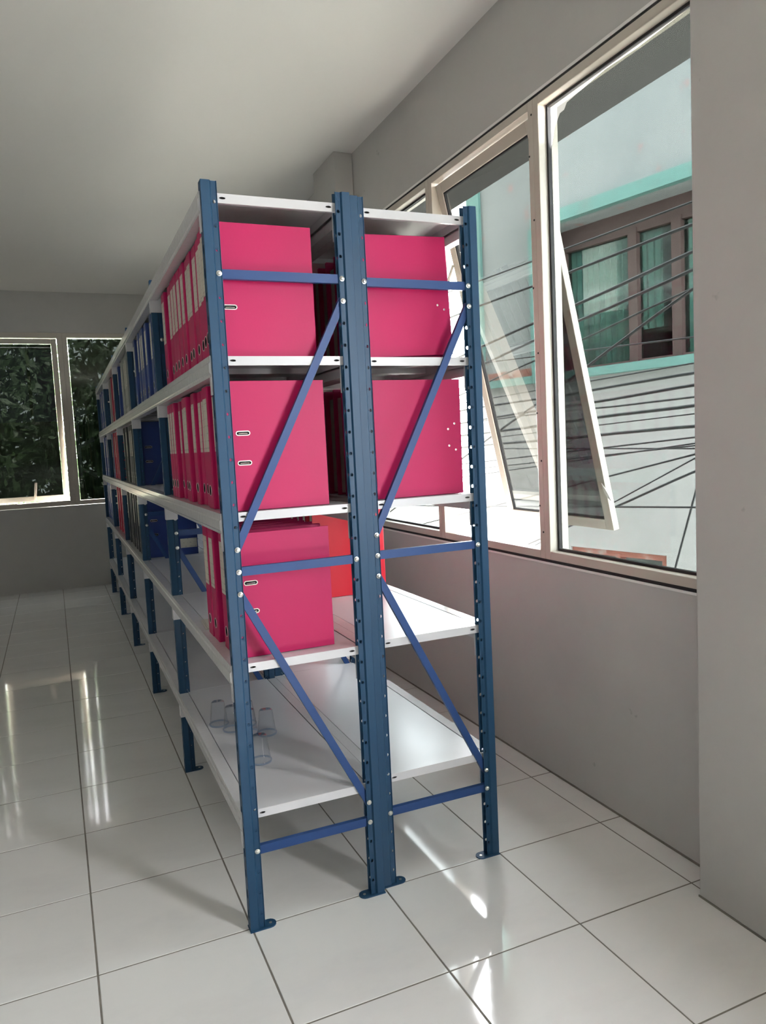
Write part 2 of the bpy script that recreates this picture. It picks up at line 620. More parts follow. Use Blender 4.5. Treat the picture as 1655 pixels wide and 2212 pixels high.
# back wall: opened sash on the left, fixed light on the right
BY0, BY1 = YB - 0.012, YB + 0.055


def back_fixed(name, x0, x1, label):
    w = empty(name)
    tag(w, label, 'window', kind='structure')
    b = MB()
    frame_rect(b, BWf, x0, x1, BWZ0 + 0.004, BWZ1 - 0.004, 0.045, BY0, BY1)
    bevel(b.build('window_frame', M['alu'], w), 0.003, 2)
    b = MB()
    b.box(x0 + 0.05, x1 - 0.05, YB + 0.018, YB + 0.024, BWZ0 + 0.05, BWZ1 - 0.058)
    b.build('pane', M['glass_dark'], w)
    return w


def back_sash(name, x0, x1, label, drop):
    w = empty(name)
    tag(w, label, 'window', kind='structure')
    b = MB()
    frame_rect(b, BWf, x0, x1, BWZ0 + 0.004, BWZ1 - 0.004, 0.05, BY0, BY1)
    bevel(b.build('window_frame', M['alu'], w), 0.003, 2)
    z1, z0 = BWZ1 - 0.06, BWZ0 + 0.06
    hh = z1 - z0
    ang = math.asin(drop / hh)
    s_ = MB()
    frame_rect(s_, BWf, x0 + 0.055, x1 - 0.055, -hh, 0, 0.05, 0.0, 0.03)
    s = put('sash', s_.mesh('sash', M['alu']), w, (0, YB + 0.01, z1), (ang, 0, 0))
    bevel(s, 0.003, 2)
    p = MB()
    p.box(x0 + 0.10, x1 - 0.108, 0.012, 0.018, -hh + 0.05, -0.054)
    p.build('pane', M['glass_dark'], s)
    h = MB()
    xm = (x0 + x1) / 2 + 0.05
    h.box(xm - 0.012, xm + 0.012, -0.03, 0.0, -hh + 0.012, -hh + 0.04)
    h.prism([(xm - 0.01, -hh + 0.03), (xm + 0.012, -hh + 0.03), (xm + 0.03, -hh + 0.19), (xm + 0.008, -hh + 0.19)],
            lambda a, c, k: (a, k, c), -0.036, -0.026)
    bevel(h.build('handle', M['alu'], s), 0.002, 1)
    return w


back_sash('window_10', -1.10, -0.255, 'dark-film window ajar in the end wall beside the aisle', 0.10)
back_fixed('window_11', -0.255, 0.95, 'dark-film fixed window in the end wall behind the rack end')
back_fixed('window_12', -1.75, -1.10, 'dark-film fixed window at the far left of the end wall')

w = empty('window_13')  # unseen window added behind the viewer to lift the room light
tag(w, 'wide tinted window added unseen behind the viewer as fill light', 'window', kind='structure')
b = MB()
for k in range(4):
    a0 = FWX0 + (FWX1 - FWX0) * k / 4
    frame_rect(b, BWf, a0, a0 + (FWX1 - FWX0) / 4, SILL + 0.004, HEAD - 0.004, 0.035, YF - 0.05, YF + 0.01)
b.build('window_frame', M['alu'], w)
b = MB()
b.box(FWX0 + 0.02, FWX1 - 0.02, YF - 0.03, YF - 0.024, SILL + 0.02, HEAD - 0.02)
b.build('pane', M['glass_film'], w)

# ------------------------------------------------------------------ racks
PIT = 0.05929
ZN = lambda n: (3.757 + n) * PIT
PH, PD, PWY = 1.993, 0.040, 0.030             # post height, depth (x), width (y)
LB = 1.1531                                    # bay length
LEV = [1.968, 1.559, 1.151, 0.743, 0.335]      # shelf tops


def post_mesh():
    b = MB()
    zs = [ZN(n) for n in range(-3, 30)]
    half = PWY / 2
    for s in (-1, 1):
        prof = [(0.0, s * half), (0.0215, s * half), (0.0255, s * (half - 0.0065))]
        for (xa, ya), (xc, yc) in zip(prof[:-1], prof[1:]):
            b.face([(xa, ya, 0), (xc, yc, 0), (xc, yc, PH), (xa, ya, PH)])
        yl = s * (half - 0.0065)
        fn = lambda a, c, yl=yl: (a, yl, c)
        za = 0.0
        for z in zs:
            if z - PIT / 2 > za + 1e-6:
                b.face([fn(0.0255, za), fn(0.0385, za), fn(0.0385, z - PIT / 2), fn(0.0255, z - PIT / 2)])
            b.hole_rect(fn, 0.0255, 0.0385, z - PIT / 2, z + PIT / 2, 0.0325, z, 0.0043, 0.0050)
            za = z + PIT / 2
        b.face([fn(0.0255, za), fn(0.0385, za), fn(0.0385, PH), fn(0.0255, PH)])
        b.face([(0.0385, yl, 0), (0.0405, yl + s * 0.0028, 0), (0.0405, yl + s * 0.0028, PH), (0.0385, yl, PH)])
    fw = lambda a, c: (0.0, a, c)
    za = 0.0
    for z in zs:                               # hook slots in the web
        if z - PIT / 2 > za + 1e-6:
            b.face([fw(-half, za), fw(half, za), fw(half, z - PIT / 2), fw(-half, z - PIT / 2)])
        b.hole_rect(fw, -half, half, z - PIT / 2, z + PIT / 2, 0.0, z, 0.0065, 0.014)
        za = z + PIT / 2
    b.face([fw(-half, za), fw(half, za), fw(half, PH), fw(-half, PH)])
    return b.mesh('post', M['blue'], merge=True)


def channel_mesh(name, length, wid, mat, dep=0.014, th=0.0016):
    """U channel along +x, web facing -y"""
    b = MB()
    b.box(-0.008, length + 0.008, 0, th, -wid / 2, wid / 2)
    b.box(-0.008, length + 0.008, th, dep, -wid / 2, -wid / 2 + th)
    b.box(-0.008, length + 0.008, th, dep, wid / 2 - th, wid / 2)
    return b.mesh(name, mat)


def foot_mesh():
    b = MB()
    out = [(-0.002, -0.019), (0.045, -0.019)]
    out += [(0.055 + 0.019 * math.sin(t), -0.019 * math.cos(t)) for t in [math.pi * k / 8 for k in range(9)]]
    out += [(0.045, 0.019), (-0.002, 0.019)]
    b.prism(out, lambda a, c, h: (a, c, h), 0.0, 0.0035)
    b.lathe([(0.0, 0.0042), (0.0045, 0.0042), (0.0045, 0.0034)], 8, 1, lambda x, y, z: (x + 0.058, y, z))
    return b.mesh('foot_plate', [M['blue'], M['steel']])


def bolt_mesh():
    b = MB()
    b.lathe([(0.0072, 0.0), (0.0072, 0.0014), (0.0056, 0.0016), (0.0054, 0.0036), (0.0036, 0.0056), (0.0, 0.0062)], 10, 0,
            lambda x, y, z: (x, -z, y))
    return b.mesh('bolt', M['steel'], smooth=False)


def panel_mesh(w, l):
    """shelf tray, origin at near left corner of the top face; x 0..w, y 0..l, top z 0"""
    b = MB()
    sk = 0.024
    e = 0.0012
    b.box(0, w, 0, l, -e, 0)
    b.box(0, e, e, l - e, -sk, -e)
    b.box(w - e, w, e, l - e, -sk, -e)
    for y in (0.0, l):
        fn = lambda a, c, y=y: (a, y, c)
        b.hole_rect(fn, 0, 0.05, -sk, -e, 0.022, -0.0115, 0.0085, 0.0030)
        b.hole_rect(fn, w - 0.05, w, -sk, -e, w - 0.022, -0.0115, 0.0085, 0.0030)
        b.face([fn(0.05, -sk), fn(w - 0.05, -sk), fn(w - 0.05, -e), fn(0.05, -e)])
        s = 1 if y == 0 else -1
        b.face([(0, y, -sk), (w, y, -sk), (w, y + s * 0.010, -sk), (0, y + s * 0.010, -sk)])
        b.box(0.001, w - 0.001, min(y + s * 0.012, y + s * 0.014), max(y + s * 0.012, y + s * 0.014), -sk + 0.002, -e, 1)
    for yy in (l * 0.26, l * 0.5, l * 0.74):     # stiffening ribs
        b.box(0.004, w - 0.004, yy - 0.02, yy + 0.02, -0.018, -e)
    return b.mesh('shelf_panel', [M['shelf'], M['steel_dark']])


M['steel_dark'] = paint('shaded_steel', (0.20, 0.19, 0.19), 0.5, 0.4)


def beam_mesh(l, flat=False):
    """front lip of a shelf: x from -0.008 (aisle) to +0.03, y 0..l, top z 0"""
    b = MB()
    prof = [(-0.004, 0.0), (-0.004, -0.016), (-0.0072, -0.020), (-0.0072, -0.043), (-0.004, -0.047), (-0.004, -0.054),
            (-0.0008, -0.054), (-0.0008, 0.0)]
    if flat:                                    # back-to-back side: no raised rib
        prof = [(max(a, -0.0038), c) for a, c in prof]
    b.prism(prof, lambda a, c, h: (a, h, c), 0.0004, l - 0.0004)
    b.box(-0.0008, 0.031, PWY / 2 + 0.004, l - PWY / 2 - 0.004, -0.0022, 0.0)
    b.box(-0.0008, 0.026, PWY / 2 + 0.004, l - PWY / 2 - 0.004, -0.054, -0.0525)
    b.box(0.025, 0.0262, PWY / 2 + 0.004, l - PWY / 2 - 0.004, -0.0525, -0.028)
    return b.mesh('beam', M['beam'])


def bracket_mesh():
    """end connector: strip on the post's outer face and a plate on the post's flank (flank at y = 0, towards -y the post)"""
    b = MB()
    b.box(-0.0035, -0.0006, -PWY / 2 + 0.001, 0.0032, -0.100, -0.052)
    fn = lambda a, c: (a, 0.0012, c)
    b.hole_rect(fn, 0.026, 0.042, -0.100, -0.072, 0.034, -0.088, 0.0042, 0.0042)
    b.face([fn(-0.001, -0.100), fn(0.026, -0.100), fn(0.026, -0.072), fn(-0.001, -0.072)])
    b.face([fn(-0.001, -0.072), fn(0.042, -0.072), fn(0.042, -0.002), fn(-0.001, -0.002)])
    b.face([(p, 0.0026, q) for p, q in ((-0.001, -0.100), (0.042, -0.100), (0.042, -0.002), (-0.001, -0.002))])
    b.face([(0.042, 0.0012, -0.1), (0.042, 0.0026, -0.1), (0.042, 0.0026, -0.002), (0.042, 0.0012, -0.002)])
    b.face([(-0.001, 0.0012, -0.1), (0.042, 0.0012, -0.1), (0.042, 0.0026, -0.1), (-0.001, 0.0026, -0.1)])
    return b.mesh('bracket', M['shelf'])


POST, FOOT, BOLT, BRK = post_mesh(), foot_mesh(), bolt_mesh(), bracket_mesh()
BRK_DOWN = BRK.copy()


def make_rack(x0, x1, y0, label, nbay, inner):
    """rows of bays along +y; outer faces at x0 and x1; near faces of the first posts at y0"""
    root = empty('storage_rack', (x0, y0, 0))
    tag(root, label, 'rack', 'steel racks standing back to back')
    W = x1 - x0
    hx = 0.0325
    span = W - 2 * hx
    hb = channel_mesh('horizontal_brace', span, 0.024, M['brace'])
    za, zc = ZN(1), ZN(12)
    dl = math.hypot(span, zc - za)
    da = math.atan2(zc - za, span)
    db = channel_mesh('diagonal_brace', dl, 0.021, M['brace'])
    pm = panel_mesh(W - 0.068, LB - 0.002)
    bmh = [beam_mesh(LB, inner == 0), beam_mesh(LB, inner == 1)]
    half = PWY / 2
    for k in range(nbay + 1):
        yc = k * LB + half
        for px, rz in ((0.0, 0.0), (W, math.pi)):
            p = put('post', POST, root, (px, yc, 0), (0, 0, rz))
            solidify(p, 0.0014)
            put('foot_plate', FOOT, p)
        for n in (0, 13, 26):
            put('horizontal_brace', hb, root, (hx, yc - 0.007, ZN(n)))
        put('diagonal_brace', db, root, (W - hx, yc - 0.0055, za), (0, -(math.pi - da), 0))
        put('diagonal_brace', db, root, (hx, yc - 0.0055, ZN(14)), (0, -da, 0))
        for n in (0, 12, 13, 14, 26):
            put('bolt', BOLT, root, (hx, yc - half + 0.0038, ZN(n)))
        for n in (0, 1, 13, 25, 26):
            put('bolt', BOLT, root, (W - hx, yc - half + 0.0038, ZN(n)))
    for k in range(nbay):
        ya = k * LB + half
        for z in LEV:
            put('shelf_panel', pm, root, (0.034, ya + 0.001, z - 0.001))
            for px, rz in ((0.0, 0.0), (W, math.pi)):
                # beam is symmetric along y, so the far one is the same mesh turned round
                bo = put('beam', bmh[0 if rz == 0 else 1], root, (px, ya if rz == 0 else ya + LB, z), (0, 0, rz))
                # near end and far end connectors, flank plates facing into the bay
                c1 = put('bracket', BRK, bo, (0, half, 0))
                c2 = put('bracket', BRK, bo, (0, LB - half, 0))
                c2.scale = (1, -1, 1)
    return root


XA0, XA1, XB0, XB1, YBR = 0.0, 0.398, 0.4065, 0.803, 0.0204
make_rack(XA0, XA1, 0.0, 'long blue and white shelving rack on the aisle side', 5, 1)
make_rack(XB0, XB1, YBR, 'long blue and white shelving rack on the window side', 5, 0)

# ------------------------------------------------------------------ binders
BH, BD = 0.345, 0.287
_cache = {}


def binder_meshes(t, col):
    key = (round(t, 3), col)
    if key in _cache:
        return _cache[key]
    h2 = t / 2
    c = MB()
    e = 0.003
    c.prism([(0.0, -h2 + 0.004), (0.0008, -h2 + 0.0012), (0.004, -h2), (BD, -h2), (BD, -h2 + e), (e, -h2 + e), (e, h2 - e), (BD, h2 - e),
             (BD, h2), (0.004, h2), (0.0008, h2 - 0.0012), (0.0, h2 - 0.004)], lambda a, d, h: (a, d, h), 0.0, BH)
    cover = c.mesh('binder_cover', M[col])
    p = MB()
    p.box(0.035, BD - 0.012, -h2 + 0.0055, h2 - 0.0055, 0.008, BH - 0.028)
    paper = p.mesh('paper_block', M['paper'])
    l = MB()
    lw = max(0.010, h2 * 0.68)
    l.box(-0.0010, 0.0002, -lw, lw, BH * 0.47, BH * 0.905)
    lab = l.mesh('spine_label', M['label'])
    r = MB()
    rr = min(0.0145, h2 * 0.60)
    fn = lambda x, y, z: (-z, y, x)
    r.lathe([(rr + 0.0014, 0.0), (rr + 0.0012, 0.0010), (rr, 0.0010), (rr - 0.0004, 0.0004)], 16, 0, fn)
    r.lathe([(rr, 0.0005), (0.0, 0.0005)], 16, 1, fn)
    ring = r.mesh('finger_ring', [M['steel'], M['dark']])
    _cache[key] = (cover, paper, lab, ring)
    return _cache[key]


def slot_mesh():
    b = MB()
    def stadium(L, R, y):
        pts = []
        for k in range(7):
            t = -math.pi / 2 + math.pi * k / 6
            pts.append((L / 2 + R * math.cos(t), y, R * math.sin(t)))
        for k in range(7):
            t = math.pi / 2 + math.pi * k / 6
            pts.append((-L / 2 + R * math.cos(t), y, R * math.sin(t)))
        return pts
    rings = [stadium(0.026, 0.0066, 0.0), stadium(0.026, 0.0066, -0.0016), stadium(0.026, 0.0042, -0.0016), stadium(0.026, 0.0040, -0.0002)]
    n = len(rings[0])
    for a, c in zip(rings[:-1], rings[1:]):
        for k in range(n):
            b.face([a[k], a[(k + 1) % n], c[(k + 1) % n], c[k]])
    b.face(rings[3], 1)
    b.tube([(-0.012, -0.0012, -0.001), (0.0, -0.0022, -0.0005), (0.012, -0.0012, -0.001)], 0.0014, 5, 0)
    return b.mesh('lever_slot', [M['steel'], M['dark']])


def rivet_mesh():
    b = MB()
    b.lathe([(0.0035, 0.0), (0.0033, 0.0010), (0.0016, 0.0012), (0.0014, 0.0004), (0.0, 0.0004)], 8, 0, lambda x, y, z: (x, z, y))
    return b.mesh('rivet', M['steel'])


SLOT, RIVET = slot_mesh(), rivet_mesh()
ORD = ['nearest', 'second', 'third', 'fourth', 'fifth', 'sixth', 'seventh', 'eighth', 'ninth', 'tenth', 'eleventh', 'twelfth',
       'thirteenth', 'fourteenth', 'fifteenth', 'sixteenth']
CNAME = {'pink': 'pink', 'crimson': 'crimson', 'red': 'red', 'navy': 'blue', 'black': 'black', 'grey': 'grey'}
SHELFN = ['top', 'second', 'third', 'fourth', 'lowest']
BAYN = ['first', 'second', 'third', 'fourth', 'fifth']


def add_binder(side, lev, bay, order, y, t, col, label=True, dx=0.0, front=False, tilt=0.0, ring=True):
    cover, paper, lab, ring_m = binder_meshes(t, col)
    z = LEV[lev] + 0.0005
    x, rz = (0.022 + dx, 0.0) if side == 'A' else (0.752 - dx, math.pi)
    o = put('lever_arch_binder', cover, None, (x, y, z), (0, tilt, rz))
    bevel(o, 0.0008, 1)
    pos = 'nearest' if order == 0 else ORD[order] + ' from the front'
    tag(o, '%s binder, %s on the %s shelf of the %s rack\'s %s bay' % (
        CNAME[col], pos, SHELFN[lev], 'aisle-side' if side == 'A' else 'window-side', BAYN[bay]),
        'binder', 'binders on the %s shelf of the %s rack' % (SHELFN[lev], 'aisle-side' if side == 'A' else 'window-side'))
    put('paper_block', paper, o)
    if label:
        put('spine_label', lab, o)
    if ring:
        put('finger_ring', ring_m, o, (0, 0, 0.052))
    if front and side == 'A':
        for zz in (0.128, 0.207):
            put('lever_slot', SLOT, o, (0.055, -t / 2, zz))
    if front and side == 'B':
        for xx, zz in ((0.034, 0.196), (0.012, 0.212), (0.032, 0.146), (0.010, 0.133)):
            put('rivet', RIVET, o, (xx + 0.012, t / 2, zz))
    return o


def lean_first(o):
    # pushed askew: stands on its rear lower corner, turned a little towards the viewer
    o.rotation_euler = (0, 0.045, math.pi + 0.06)
    o.location.z += BD * math.sin(0.045)
    o.location.x -= 0.008


def row(side, lev, bay, items):
    """items: (centre y, thickness, colour, has label, dx)"""
    for k, it in enumerate(sorted(items)):
        y, t, col = it[:3]
        o = add_binder(side, lev, bay, k, y, t, col, it[3] if len(it) > 3 else True, it[4] if len(it) > 4 else random.uniform(-0.003, 0.004),
                   front=(k == 0), ring=(col != 'black' or side == 'A'))
        if (side, lev, bay, k) == ('B', 1, 0, 0):
            lean_first(o)


TH = 0.070
# aisle rack, first bay
row('A', 1, 0, [(0.074, .066, 'pink', True, -.014), (0.144, .066, 'pink', True, -.008), (0.214, .070, 'pink'), (0.300, .072, 'pink'), (0.382, .072, 'pink'),
                (0.452, .058, 'pink', True, .003), (0.518, .068, 'pink'), (0.600, .072, 'pink'), (0.674, .070, 'pink'), (0.745, .066, 'pink'),
                (0.838, .070, 'pink', True, .002), (0.975, .076, 'pink', True, -.002)])
row('A', 2, 0, [(0.076, .066, 'pink'), (0.146, .066, 'pink', True, .002), (0.228, .076, 'pink', True, -.008), (0.332, .058, 'pink', True, .004),
                (0.392, .056, 'pink', True, .004), (0.452, .058, 'pink', True, -.006), (0.548, .050, 'pink', True, .008), (0.612, .070, 'pink', True, -.006),
                (0.700, .060, 'pink', True, .002), (0.816, .046, 'pink', True, .006), (0.890, .058, 'pink', True, -.006),
                (0.950, .056, 'pink', True, -.006), (1.008, .056, 'pink', True, -.006)])
row('A', 3, 0, [(0.106, .074, 'pink', True, .0), (0.194, .074, 'pink', True, .004), (0.322, .076, 'pink', True, -.003), (0.402, .076, 'pink', True, -.005)])
# aisle rack, second bay: blue files on the second shelf only
row('A', 1, 1, [(1.262, .072, 'navy'), (1.338, .072, 'navy'), (1.416, .072, 'navy'), (1.640, .074, 'navy'), (1.770, .070, 'navy'),
                (1.856, .068, 'navy'), (1.946, .070, 'navy'), (2.170, .074, 'navy')])
# third bay
row('A', 1, 2, [(2.395, .074, 'black'), (2.480, .074, 'black'), (2.560, .070, 'black'), (2.720, .072, 'grey'), (2.800, .072, 'grey', False), (2.89, .074, 'grey'),
                (2.98, .072, 'grey', False), (3.10, .074, 'grey'), (3.36, .070, 'navy')])
row('A', 2, 2, [(2.400, .074, 'navy', False), (2.500, .074, 'black'), (2.600, .072, 'black', False), (2.72, .072, 'black'), (2.83, .074, 'black'),
                (2.93, .072, 'black', False), (3.05, .072, 'black'), (3.16, .072, 'black', False), (3.29, .072, 'black')])
row('A', 3, 2, [(2.420, .074, 'navy', False), (2.520, .072, 'black'), (2.640, .072, 'black'), (2.76, .074, 'black', False), (2.90, .074, 'black'),
                (3.05, .072, 'black', False), (3.20, .074, 'black', False), (3.33, .072, 'black')])
# fourth bay
row('A', 1, 3, [(3.62, .070, 'crimson', True), (3.80, .074, 'crimson'), (3.95, .074, 'crimson', False), (4.12, .074, 'crimson', False), (4.34, .074, 'grey')])
row('A', 2, 3, [(3.60, .070, 'crimson'), (3.75, .074, 'crimson'), (3.92, .074, 'crimson', False), (4.10, .074, 'crimson'), (4.26, .074, 'crimson', False), (4.45, .072, 'navy')])
row('A', 3, 3, [(3.62, .072, 'crimson', True), (3.78, .074, 'crimson', True), (3.95, .074, 'crimson', False), (4.12, .074, 'crimson', True), (4.30, .074, 'crimson', True)])
# fifth bay
for lv in (1, 2, 3):
    row('A', lv, 4, [(4.74 + 0.15 * k + random.uniform(-.02, .02), .074, 'navy', k % 2 == (lv % 2)) for k in range(7)])
# window rack
row('B', 1, 0, [(0.116 + 0.082 * k + random.uniform(-.003, .003), .074, 'pink') for k in range(12)])
row('B', 2, 0, [(0.108 + 0.083 * k + random.uniform(-.003, .003), .074, 'pink') for k in range(12)])
row('B', 3, 0, [(0.748 + 0.082 * k, .074, 'red' if k == 0 else 'pink') for k in range(5)])
row('B', 1, 1, [(1.26 + 0.083 * k, .074, 'crimson' if k < 3 else 'black', k < 3) for k in range(12)])  # black ones here and in the next row are added to darken the sash reflection
row('B', 2, 1, [(1.26 + 0.083 * k, .074, 'crimson' if k < 4 else 'black', k < 4) for k in range(12)])
row('B', 3, 1, [(1.26 + 0.083 * k, .074, 'red' if k < 4 else 'navy') for k in range(7)])
row('B', 4, 1, [(1.52 + 0.100 * k, .074, 'red') for k in range(6)])

# label plate on the flank of the blue file in the third bay
for o in [q for q in COL.objects if q.get('category') == 'binder' and abs(q.location.y - 2.42) < 0.001 and q.location.x < 0.2]:
    b = MB()
    b.box(0.190, 0.282, -0.0382, -0.037, 0.040, 0.092)
    b.build('side_label', M['label'], o)['label'] = 'white label plate on the flank'
# ------------------------------------------------------------------ drinking glasses and papers
M['tumbler'] = glass('thin_clear_plastic', (0.965, 0.975, 0.985), 1.28, 0.02)


M['rim'] = glass('blue_glass_rim', (0.80, 0.86, 0.95), 1.3)


def tumbler_mesh():
    b = MB()
    b.lathe([(0.034, 0.0), (0.0345, 0.006), (0.032, 0.008), (0.0235, 0.083), (0.022, 0.085), (0.0, 0.085)], 24)
    b.lathe([(0.0325, 0.0), (0.0305, 0.008), (0.0222, 0.082), (0.0, 0.082)], 24)
    b.lathe([(0.0325, 0.0), (0.034, 0.0)], 24)
    b.lathe([(0.0345, 0.0005), (0.0352, 0.003), (0.0345, 0.0065), (0.0325, 0.0065), (0.0325, 0.0005)], 24, 1)
    return b.mesh('drinking_glass', [M['tumbler'], M['rim']], smooth=True)


TUM = tumbler_mesh()
for (x, y), lb in zip([(0.075, 0.716), (0.108, 0.640), (0.165, 0.665), (0.206, 0.542), (0.130, 0.323), (0.15, 0.575)],
                      ['clear upturned glass nearest the aisle edge of the lowest shelf',
                       'clear upturned glass second from the aisle edge of the lowest shelf',
                       'clear upturned glass at the back of the cluster on the lowest shelf',
                       'clear upturned glass just right of the near blue post on the lowest shelf',
                       'clear upturned glass standing alone, nearest the viewer, on the lowest shelf',
                       'clear upturned glass in the middle of the cluster behind the blue post']):
    tag(put('drinking_glass', TUM, None, (x, y, LEV[4])), lb, 'glass', 'upturned glasses on the lowest shelf')
b = MB()
for k in range(3):
    a = 0.15 * k
    b.prism([(0.012 + .006 * k, 0.475), (0.11, 0.475), (0.115, 0.60 - .01 * k), (0.02 + .004 * k, 0.615)], lambda p, q, h: (p, q, h),
            LEV[3] + 0.002 * k, LEV[3] + 0.002 * k + 0.0016)
tag(b.build('paper_sheets', M['paper']), 'few loose pale papers beside the pink binders on the fourth shelf', 'papers')

# ------------------------------------------------------------------ outside
b = MB()
b.box(-40, 60, -40, 60, -3.3, -3.2)
tag(b.build('outdoor_ground', paint('outdoor_ground', (0.24, 0.23, 0.21), 0.95, 0.2, var=0.2, scale=0.5)), 'grey ground of the alley outside', 'ground', kind='structure')
b = MB()
b.box(XW + WT, 1.80, -4.4, 6.5, 2.628, 2.75)
tag(b.build('eave_slab', paint('eave_concrete', (0.10, 0.10, 0.10), 0.9, 0.2, var=0.1, scale=3)), 'dark concrete eave over the windows outside', 'eave', kind='structure')

b = MB()  # unseen mass over the room, added to dim the facade opposite
b.box(XL - 0.2, XW + WT, YF - 0.2, YB + WT, ZC + 0.15, 15.0)
tag(b.build('added_storeys', paint('added_storey_render', (0.42, 0.42, 0.40), 0.9, 0.2)), 'unseen storeys added above the room to shade the alley', 'building', kind='structure')

# neighbouring building: local x = along the facade (s), local y = depth, z up
FN, FA, FD = Vector((0.974, 0.226, 0)), Vector((-0.226, 0.974, 0)), 4.5
M['facade'] = stained('weathered_facade', (0.26, 0.28, 0.285), (0.21, 0.235, 0.243), 0.45, 0.72, 1.1, 0.9, (1, 1, 0.6),
                      second=((0.30, 0.17, 0.16), 0.63, 0.70, 4.5))
M['facade_low'] = stained('plain_facade', (0.35, 0.35, 0.355), (0.30, 0.31, 0.31), 0.45, 0.75, 0.9, 0.9)
M['teal'] = stained('teal_paint', (0.12, 0.26, 0.24), (0.14, 0.22, 0.205), 0.5, 0.75, 5, 0.7)
M['brown'] = paint('brown_window_wood', (0.085, 0.055, 0.052), 0.6, 0.4, var=0.1, scale=5)
M['shade'] = paint('dim_interior', (0.15, 0.18, 0.175), 0.8, 0.3, var=0.25, scale=1.5)
M['curtain'] = paint('pale_green_curtain', (0.30, 0.375, 0.36), 0.8, 0.3, var=0.2, scale=2)
M['terra'] = stained('peeling_red_plaster', (0.27, 0.11, 0.085), (0.34, 0.28, 0.26), 0.5, 0.65, 9, 0.9)
bld = empty('neighbouring_building', tuple(FN * FD))
bld.rotation_euler = (0, 0, math.atan2(FA.y, FA.x))       # local +x runs along the facade, local -y points away from us? set below
tag(bld, 'weathered pale building with teal window trim across the alley', 'building')
# local frame: x along FA, y = z cross x = (-FA.y, FA.x) = -FN direction, i.e. towards our windows
S0, S1 = -1.6, 3.62


def fb(b, s0, s1, d0, d1, z0, z1, mi=0):
    b.box(s0, s1, d0, d1, z0, z1, mi)


WS0, WS1, WZ0, WZ1 = -0.2, 2.91, 1.868, 3.145            # window opening
b = MB()  # height and near end stretched out of view to block sun and sky
fb(b, S0, WS0, -1.2, 0, 1.80, 15.0)
fb(b, WS1, S1, -1.2, 0, 1.80, 15.0)
fb(b, WS0, WS1, -1.2, 0, WZ1, 15.0)
b.build('upper_wall', M['facade'], bld)
b = MB()
VS0, VS1, VZ0, VZ1 = 1.66, 2.62, -0.12, 0.316
fb(b, S0, VS0, -1.2, 0.0, -3.25, 1.80)
fb(b, VS1, S1 + 0.17, -1.2, 0.0, -3.25, 1.80)
fb(b, VS0, VS1, -1.2, 0.0, VZ1, 1.80)
fb(b, VS0, VS1, -1.2, 0.0, -3.25, VZ0)
b.build('lower_wall', M['facade_low'], bld)
b = MB()
fb(b, S1, S1 + 0.17, -1.2, 0.03, 1.80, 15.0)
b.build('corner_strip', M['teal'], bld)
b = MB()
fb(b, WS0 - 0.1, WS1 + 0.02, 0.0, 0.07, WZ1, WZ1 + 0.105)
b.build('lintel_band', M['teal'], bld)
b = MB()
fb(b, S0, 2.93, -0.02, 0.09, 1.80, WZ0)
fb(b, 2.93, S1, -0.02, 0.07, 1.80, WZ0)
b.build('sill_band', M['teal'], bld)
b = MB()
fb(b, WS1, WS1 + 0.06, 0.0, 0.06, WZ0, WZ1 + 0.02)
b.build('jamb_band', M['teal'], bld)
b = MB()
fb(b, 3.0, S1 - 0.02, 0.0, 0.012, WZ0, WZ0 + 0.075)
b.build('peeling_patch', M['terra'], bld)
win = empty('facade_window')
win.parent = bld
b = MB()
fb(b, WS0, WS1, -0.9, -0.86, WZ0, WZ1)
fb(b, WS0, WS1, -0.86, -0.3, WZ0 - 0.02, WZ0)
fb(b, WS0, WS1, -0.86, -0.3, WZ1, WZ1 + 0.02)
b.build('dim_room', M['shade'], win)
b = MB()
fb(b, WS0, WS1, -0.30, -0.24, WZ1 - 0.19, WZ1)
fb(b, WS0, WS1, -0.30, -0.24, WZ0, WZ0 + 0.05)
for s in (2.84, 2.09, 1.686, 1.28, 0.6, 0.0):
    fb(b, s - 0.042, s + 0.042, -0.31, -0.23, WZ0, WZ1 - 0.15)
b.build('window_frame', M['brown'], win)
b = MB()
fb(b, WS0 + 0.02, WS1 - 0.02, -0.285, -0.279, WZ0 + 0.03, WZ1 - 0.12)
b.build('pane', glass('green_pane', (0.62, 0.75, 0.72), 1.5), win)
for s0, s1, z0 in ((2.12, 2.88, WZ0 + 0.02), (1.86, 2.06, WZ0 + 0.30), (1.50, 1.66, WZ0 + 0.02), (1.30, 1.46, WZ0 + 0.5), (0.4, 1.26, WZ0)):
    b = MB()
    n = max(3, int((s1 - s0) / 0.03))
    for k in range(n):
        a, c = s0 + (s1 - s0) * k / n, s0 + (s1 - s0) * (k + 1) / n
        dy = 0.012 * (-1) ** k
        b.face([(a, -0.33 + dy, z0), (c, -0.33 - dy, z0), (c, -0.33 - dy, WZ1 - 0.1), (a, -0.33 + dy, WZ1 - 0.1)])
    solidify(b.build('curtain', M['curtain'], win), 0.003)
vent = empty('vent_opening')
vent.parent = bld
b = MB()
fb(b, VS0, VS1, -0.3, -0.26, VZ0, VZ1)
b.build('vent_back', M['shade'], vent)
b = MB()
fb(b, VS0, VS1, -0.10, -0.02, VZ1 - 0.05, VZ1)
for s in (VS0, (VS0 + VS1) / 2 - 0.03, VS1 - 0.05):
    fb(b, s, s + 0.05, -0.10, -0.02, VZ0, VZ1 - 0.05)
b.build('vent_frame', M['terra'], vent)


# overhead cables between the two buildings, straight runs through two surveyed points
def pix_ray(u, v):
    a, c = (u - 827.5) / F_PX, (v - 1106.0) / F_PX
    return [RIGHT[i] * a + DOWN[i] * c + FWD[i] for i in range(3)]


